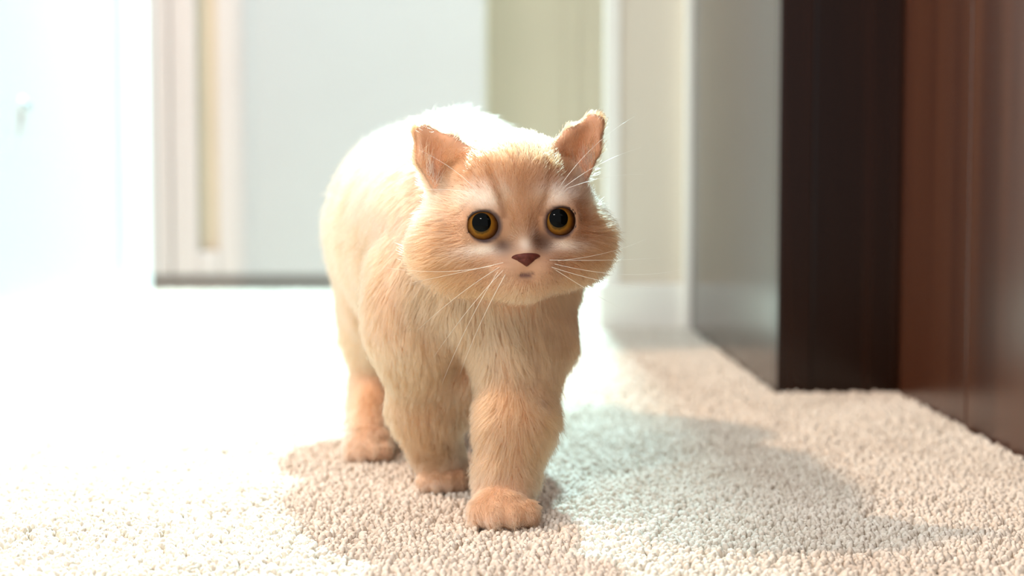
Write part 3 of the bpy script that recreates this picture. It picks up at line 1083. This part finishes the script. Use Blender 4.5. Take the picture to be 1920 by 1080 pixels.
# body: backwards and down the flanks; chest: down
body_flow = np.stack([np.zeros(n), np.ones(n), -0.45 - 0.6 * np.clip((0.19 - ROOT[:, 2]) / 0.08, 0, 1)], 1)
chest = np.clip((1.06 - ROOT[:, 1]) / 0.06, 0, 1)
chest_flow = np.stack([(ROOT[:, 0] + 0.005) * 6, np.full(n, 0.15), np.full(n, -1.0)], 1)
body_flow = body_flow * (1 - chest[:, None]) + chest_flow * chest[:, None]
leg_flow = np.stack([np.zeros(n), np.full(n, 0.35), np.full(n, -1.0)], 1)
leg_flow = leg_flow * (1 - paw[:, None]) + np.array((0, -0.8, -0.6)) * paw[:, None]
hc = q - np.array((0, 0.046, -0.012))
hl = hc / (np.linalg.norm(hc, axis=1, keepdims=True) + 1e-6) + np.array((0, -0.6, 0))
hl[:, 2] += -0.45 * cheek
hl[:, 0] += 0.5 * cheek * np.sign(q[:, 0])
# around each eye the hair points away from it
for s in (-1, 1):
    ev = q - np.array((s * EX, q[:, 1].mean() * 0 + 0.036, 0.0))
    near = np.exp(-np.maximum(eye_d, 0) / 0.003) * (q[:, 0] * s > 0)
    ev[:, 1] = 0
    ev /= np.linalg.norm(ev, axis=1, keepdims=True) + 1e-6
    hl = hl * (1 - 0.55 * near[:, None]) + ev * near[:, None] * 0.55
head_flow = hl @ HB
FL += body_flow * (Wg['torso'] + Wg['tail'])[:, None]
FL += leg_flow * (Wg['fore_a'] + Wg['fore_b'] + Wg['hind_a'] + Wg['hind_b'])[:, None]
FL += head_flow * hw[:, None]
for s, g in ((-1, 'ear_b'), (1, 'ear_a')):
    E = EARS[s]
    tipdir = unit((np.array(E['t']) - (np.array(E['o']) + np.array(E['i'])) / 2) @ HB)
    FL += tipdir * Wg[g][:, None]
    e = earin & (RG_ == GROUPS.index(g))
    FL[e] = unit(np.array((-s * 0.25, 0.7, 0.55)) @ HB) if e.any() else FL[e]
big = vnoise(ROOT, 45, 11); small = vnoise(ROOT, 150, 12)
FL = FL / (np.linalg.norm(FL, axis=1, keepdims=True) + 1e-9)
rough_k = 0.42 * (1 - face) + 0.13 * face
FL += big * rough_k[:, None] + small * (0.6 * rough_k)[:, None] + RNG.normal(0, 0.16, (n, 3))
FL -= NOR * (FL * NOR).sum(1, keepdims=True)
FL /= np.linalg.norm(FL, axis=1, keepdims=True) + 1e-9
LIFT = 0.50 * Wg['torso'] + 0.42 * (Wg['fore_a'] + Wg['fore_b'] + Wg['hind_a'] + Wg['hind_b']) + 0.45 * hw + 0.30 * (Wg['ear_a'] + Wg['ear_b']) + 0.9 * Wg['tail']
LIFT = LIFT * (1 - 0.2 * face) + 0.25 * cheek
LIFT = np.where(earin, 0.5, LIFT) * RNG.uniform(0.7, 1.3, n)
LEN *= RNG.uniform(0.62, 1.12, n) * (1 + 0.25 * big[:, 2])

K = 6
PTS = np.zeros((n, K, 3))
PTS[:, 0] = ROOT - NOR * 0.0006
pos = PTS[:, 0].copy()
GR = np.array((0, 0, -1.0))
curl = RNG.normal(0, 0.12, (n, 3))
for i in range(1, K):
    s = i / (K - 1)
    d = NOR * (LIFT * (1.25 - 0.95 * s))[:, None] + FL + GR * (0.25 * s * np.clip(LEN / 0.025, 0, 1))[:, None] + curl * s
    d /= np.linalg.norm(d, axis=1, keepdims=True)
    pos = pos + d * (LEN / (K - 1))[:, None]
    PTS[:, i] = pos
# clumping: tips lean to the tip of a nearby guide hair
area_per = 26
guides = np.arange(0, n, area_per)
perm = RNG.permutation(n)
guides = perm[:n // area_per]
kd = kdtree.KDTree(len(guides))
for i, gidx in enumerate(guides):
    kd.insert(ROOT[gidx], i)
kd.balance()
near = np.array([kd.find(p)[1] for p in ROOT])
gp = PTS[guides[near]]
amt = (0.50 * (1 - face) + 0.25 * face) * RNG.uniform(0.3, 1.0, n)
for i in range(1, K):
    s = (i / (K - 1)) ** 1.5
    PTS[:, i] += (gp[:, i] - PTS[:, i]) * (amt * s)[:, None]
PTS[:, :, 2] = np.maximum(PTS[:, :, 2], 0.0012)

COLR = fur_colour(ROOT, W)
COLR = np.clip(COLR * (1 + RNG.normal(0, 0.06, n))[:, None], 0.01, 0.93)
COLR[earin] = np.where((q[earin][:, 2] < 0.032)[:, None], (0.86, 0.72, 0.60), (0.58, 0.30, 0.16))
R0 = 0.00016 * np.where(RG_ == 3, 1.25, 1.0) * (1 - 0.25 * face)
prof = np.array([1.0, 0.95, 0.85, 0.7, 0.48, 0.12])

FURN = {'head': 'head_fur', 'ear_a': 'ear_fur', 'ear_b': 'ear_fur', 'torso': 'body_fur', 'fore_a': 'foreleg_fur', 'fore_b': 'foreleg_fur',
        'hind_a': 'hind_leg_fur', 'hind_b': 'hind_leg_fur', 'tail': 'tail_fur'}
for gi_, g in enumerate(GROUPS):
    ix = np.where(RG_ == gi_)[0]
    if len(ix) == 0:
        continue
    cu = bpy.data.hair_curves.new(FURN[g])
    cu.add_curves([K] * len(ix))
    cu.attributes['position'].data.foreach_set('vector', (PTS[ix] - CAT_BASE).astype(np.float32).ravel())
    ra = cu.attributes.get('radius') or cu.attributes.new('radius', 'FLOAT', 'POINT')
    ra.data.foreach_set('value', (R0[ix][:, None] * prof[None, :]).astype(np.float32).ravel())
    ca = cu.attributes.new('fur_colour', 'FLOAT_COLOR', 'CURVE')
    ca.data.foreach_set('color', np.column_stack([COLR[ix], np.ones(len(ix))]).astype(np.float32).ravel())
    cu.materials.append(M_fur)
    o = bpy.data.objects.new(FURN[g], cu)
    COL.objects.link(o)
    o.parent = cat
    o['kind'] = 'stuff'
print('hairs', n, 'verts', len(V), 'tufts', len(pts))
